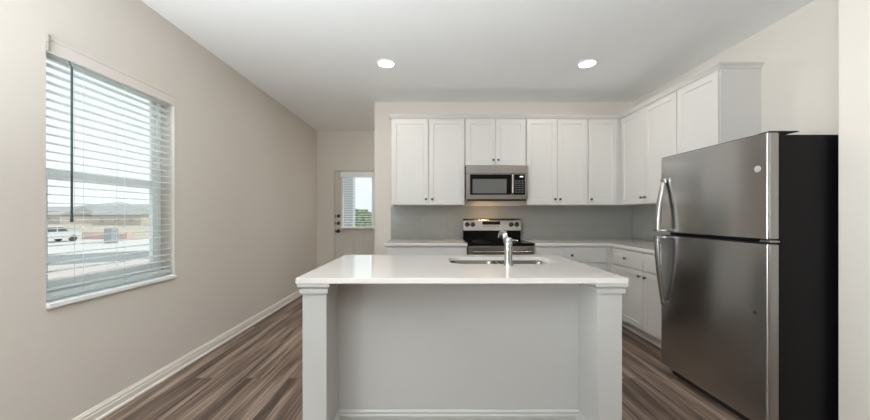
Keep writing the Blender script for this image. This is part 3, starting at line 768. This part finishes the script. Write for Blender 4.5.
# ------------------------------------------------------------------ outdoors
M['soil'] = mat('pale_concrete_ground', (0.63, 0.61, 0.60), 0.9, vary=0.08, scale=0.6)
M['road'] = mat('asphalt', (0.25, 0.265, 0.275), 0.9, vary=0.06, scale=2)
M['drygrass'] = mat('dry_field', (0.50, 0.44, 0.37), 0.95, vary=0.2, scale=0.12)
M['pinksoil'] = mat('pink_soil', (0.56, 0.49, 0.475), 0.95, vary=0.08, scale=0.8)
M['hill'] = mat('far_hill', (0.46, 0.46, 0.46), 1.0, vary=0.15, scale=0.02)
M['housewall'] = mat('house_siding', (0.55, 0.50, 0.46), 0.8)
M['houseroof'] = mat('house_shingle', (0.42, 0.42, 0.42), 0.9)
M['carpaint'] = mat('pale_car_paint', (0.66, 0.67, 0.68), 0.3, coat=0.5)
M['carglass'] = mat('car_glass', (0.10, 0.11, 0.12), 0.08)
M['tyre'] = mat('tyre', (0.08, 0.08, 0.08), 0.8)
M['greybox'] = mat('grey_box', (0.36, 0.37, 0.39), 0.6)
M['brick'] = mat('pink_block', (0.66, 0.47, 0.42), 0.9, vary=0.1)
M['leaf'] = mat('shrub_leaf', (0.22, 0.30, 0.16), 0.7, vary=0.35, scale=8)
M['porch'] = mat('porch_post', (0.46, 0.47, 0.50), 0.7)
GZ = -1.70
bm = B()
prof = [(-400, GZ), (-9, GZ), (-4, -0.45), (-2.3, -0.25), (6, -0.25), (12, GZ), (60, GZ), (60, GZ-0.4), (-400, GZ-0.4)]
prism(bm, prof, lambda u, v, t: (u, t, v), -60, 500)
g = struct('ground', bm, M['soil'], label='pale ground outside the window', cat='ground')
def ground_patch(name, pts, z, m, label):
    bm = B(); t = bmesh.new(); f = t.faces.new([t.verts.new((x, y, z-0.02)) for x, y in pts]); gg = bmesh.ops.extrude_face_region(t, geom=[f])
    bmesh.ops.translate(t, verts=[v for v in gg['geom'] if isinstance(v, bmesh.types.BMVert)], vec=(0, 0, 0.03)); merge(bm, t)
    return struct(name, bm, m, label=label, cat='ground')
d = Vector((4.2, 4.0)); P0, P1 = Vector((-27.6, 23.7)), Vector((-22.2, 19.0))
ground_patch('road', [tuple(P0-d*4), tuple(P1-d*4), tuple(P1+d*5), tuple(P0+d*5)], GZ, M['road'], 'grey street crossing outside the window')
ground_patch('verge', [tuple(P1-d*4+Vector((0.4, -0.4))), tuple(Vector((-10, 10))-d*4), tuple(Vector((-10, 10))+d*3), tuple(P1+d*5+Vector((0.4, -0.4)))], GZ, M['pinksoil'], 'pinkish bare strip nearest the window')
ground_patch('field', [(-300, 41), (-12, 41), (-12, 330), (-300, 330)], GZ, M['drygrass'], 'tan dry field in the distance')
bm = B(); t = bmesh.new(); prev = None; rows = []
for k in range(40):
    x = -620+k*18; hh = 9+4.5*math.sin(k*0.55)+3*math.sin(k*1.3+1)
    rows.append([t.verts.new((x, 330, GZ-1)), t.verts.new((x, 345, hh*0.75)), t.verts.new((x, 372, hh)), t.verts.new((x, 420, GZ-1))])
for a_, b_ in zip(rows, rows[1:]):
    for i in range(3): t.faces.new((a_[i], a_[i+1], b_[i+1], b_[i]))
    t.faces.new((a_[3], a_[0], b_[0], b_[3]))
merge(bm, t)
struct('hills', bm, M['hill'], label='hazy low hills on the horizon', cat='hill')

def house(x, y, wd, dp, hw, hr, label):
    r = thing('house', label, 'house', (x, y, GZ+0.01), 'houses beyond the field')
    z = GZ+0.01
    obj('house_walls', bx(x-wd/2, x+wd/2, y-dp/2, y+dp/2, z, z+hw), M['housewall'], r)
    bm = B(); prism(bm, [(-dp/2-0.5, z+hw), (dp/2+0.5, z+hw), (0, z+hw+hr)], lambda u, v, t: (t, y+u, v), x-wd/2-0.5, x+wd/2+0.5); obj('roof', bm, M['houseroof'], r)
    for q in (-0.3, 0.0, 0.3): obj('house_window', bx(x+q*wd-0.5, x+q*wd+0.5, y-dp/2-0.05, y-dp/2+0.02, z+1.0, z+2.1), M['greybox'], r)
house(-128, 112, 18, 12, 3.0, 2.8, 'leftmost low house on the horizon')
house(-106, 118, 16, 11, 3.0, 3.2, 'middle house on the horizon beyond the field')
house(-90, 100, 14, 11, 3.0, 3.2, 'grey roofed house at the right on the horizon')

# car: seen from its side, nose towards +Y
CXc, CYc = -41.0, 35.6
car = thing('car', 'pale sport utility car parked outside beyond the street', 'car', (CXc, CYc, GZ+0.01))
def side(prof, hw): 
    bm = B(); prism(bm, prof, lambda u, v, t: (CXc+t, CYc+u, GZ+0.01+v), -hw, hw); return bm
obj('car_body', side([(-2.30, 0.35), (2.25, 0.35), (2.33, 0.55), (2.28, 0.92), (2.05, 1.03), (1.05, 1.12), (0.45, 1.66), (0.2, 1.74), (-1.9, 1.76), (-2.15, 1.68), (-2.33, 1.10), (-2.38, 0.6)], 0.9), M['carpaint'], car)
for s in (-1, 1):
    bm = B()
    for pr in ([(0.95, 1.14), (0.42, 1.60), (-0.10, 1.62), (-0.10, 1.14)], [(-0.22, 1.14), (-0.22, 1.62), (-1.15, 1.62), (-1.15, 1.14)], [(-1.27, 1.16), (-1.27, 1.62), (-1.95, 1.60), (-2.1, 1.20)]):
        prism(bm, pr, lambda u, v, t: (CXc+t, CYc+u, GZ+0.01+v), s*0.90, s*0.912)
    obj('side_windows', bm, M['carglass'], car)
for yy in (-1.45, 1.45):
    for s in (-1, 1):
        bm = B(); cyl(bm, (CXc+s*0.70, CYc+yy, GZ+0.37), (CXc+s*0.93, CYc+yy, GZ+0.37), 0.36, n=24); wl = obj('wheel', bm, M['tyre'], car, smooth=True)
o = obj('utility_box', bx(-33.9, -33.1, 34.2, 35.0, GZ+0.01, GZ+1.55, bev=0.04), M['greybox']); tag(recentre(o, (-33.5, 34.6, GZ+0.01)), 'upright grey box standing out in the lot beyond the street', 'box')
o = obj('block_stack', bx(-42.5, -37.0, 40.2, 41.2, GZ+0.01, GZ+0.85, bev=0.03), M['brick']); tag(recentre(o, (-39.7, 40.7, GZ+0.01)), 'long low pinkish stack out in the lot', 'stack')

# outside the hall door
struct('porch_slab', bx(-3.0, 0.5, YF+T, 8.2, -0.25, -0.02), M['soil'])
o = obj('porch_post', bx(-1.93, -1.70, 7.2, 7.45, -0.02, 3.0, bev=0.01), M['porch']); tag(recentre(o, (-1.82, 7.32, -0.02)), 'grey porch post seen through the door glass', 'post')
def shrub(x, y, z, r, h, label):
    bm = B(); rnd = random.Random(int(x*100))
    for k in range(900):
        a_ = rnd.uniform(0, 2*PI); q = rnd.random()**0.5; zz = rnd.random()
        rad = r*q*math.sqrt(max(0.05, 1-(2*zz-1)**2*0.8)); p = Vector((x+rad*math.cos(a_), y+rad*math.sin(a_), z+0.1+zz*h))
        e1 = Vector((rnd.uniform(-1, 1), rnd.uniform(-1, 1), rnd.uniform(-1, 1))).normalized(); e2 = e1.orthogonal().normalized(); s = 0.05*rnd.uniform(0.7, 1.4)
        bm.faces.new([bm.verts.new(p+e1*s*1.6), bm.verts.new(p+e2*s), bm.verts.new(p-e1*s*1.6), bm.verts.new(p-e2*s)])
    r_ = thing('shrub', label, 'shrub', (x, y, z))
    obj('foliage', bm, M['leaf'], r_)
    bm = B(); cyl(bm, (x, y, z), (x, y, z+h*0.6), 0.035, 0.02, n=8); obj('stem', bm, M['tyre'], r_)
shrub(-2.45, 10.8, -0.25, 0.75, 1.55, 'green shrub outside the exterior door')
o = obj('garden_wall', bx(-6.0, 2.0, 13.2, 13.5, -0.26, 0.95, bev=0.02), M['brick']); tag(recentre(o, (-2, 13.35, -0.26)), 'low pinkish wall far outside the exterior door', 'wall')
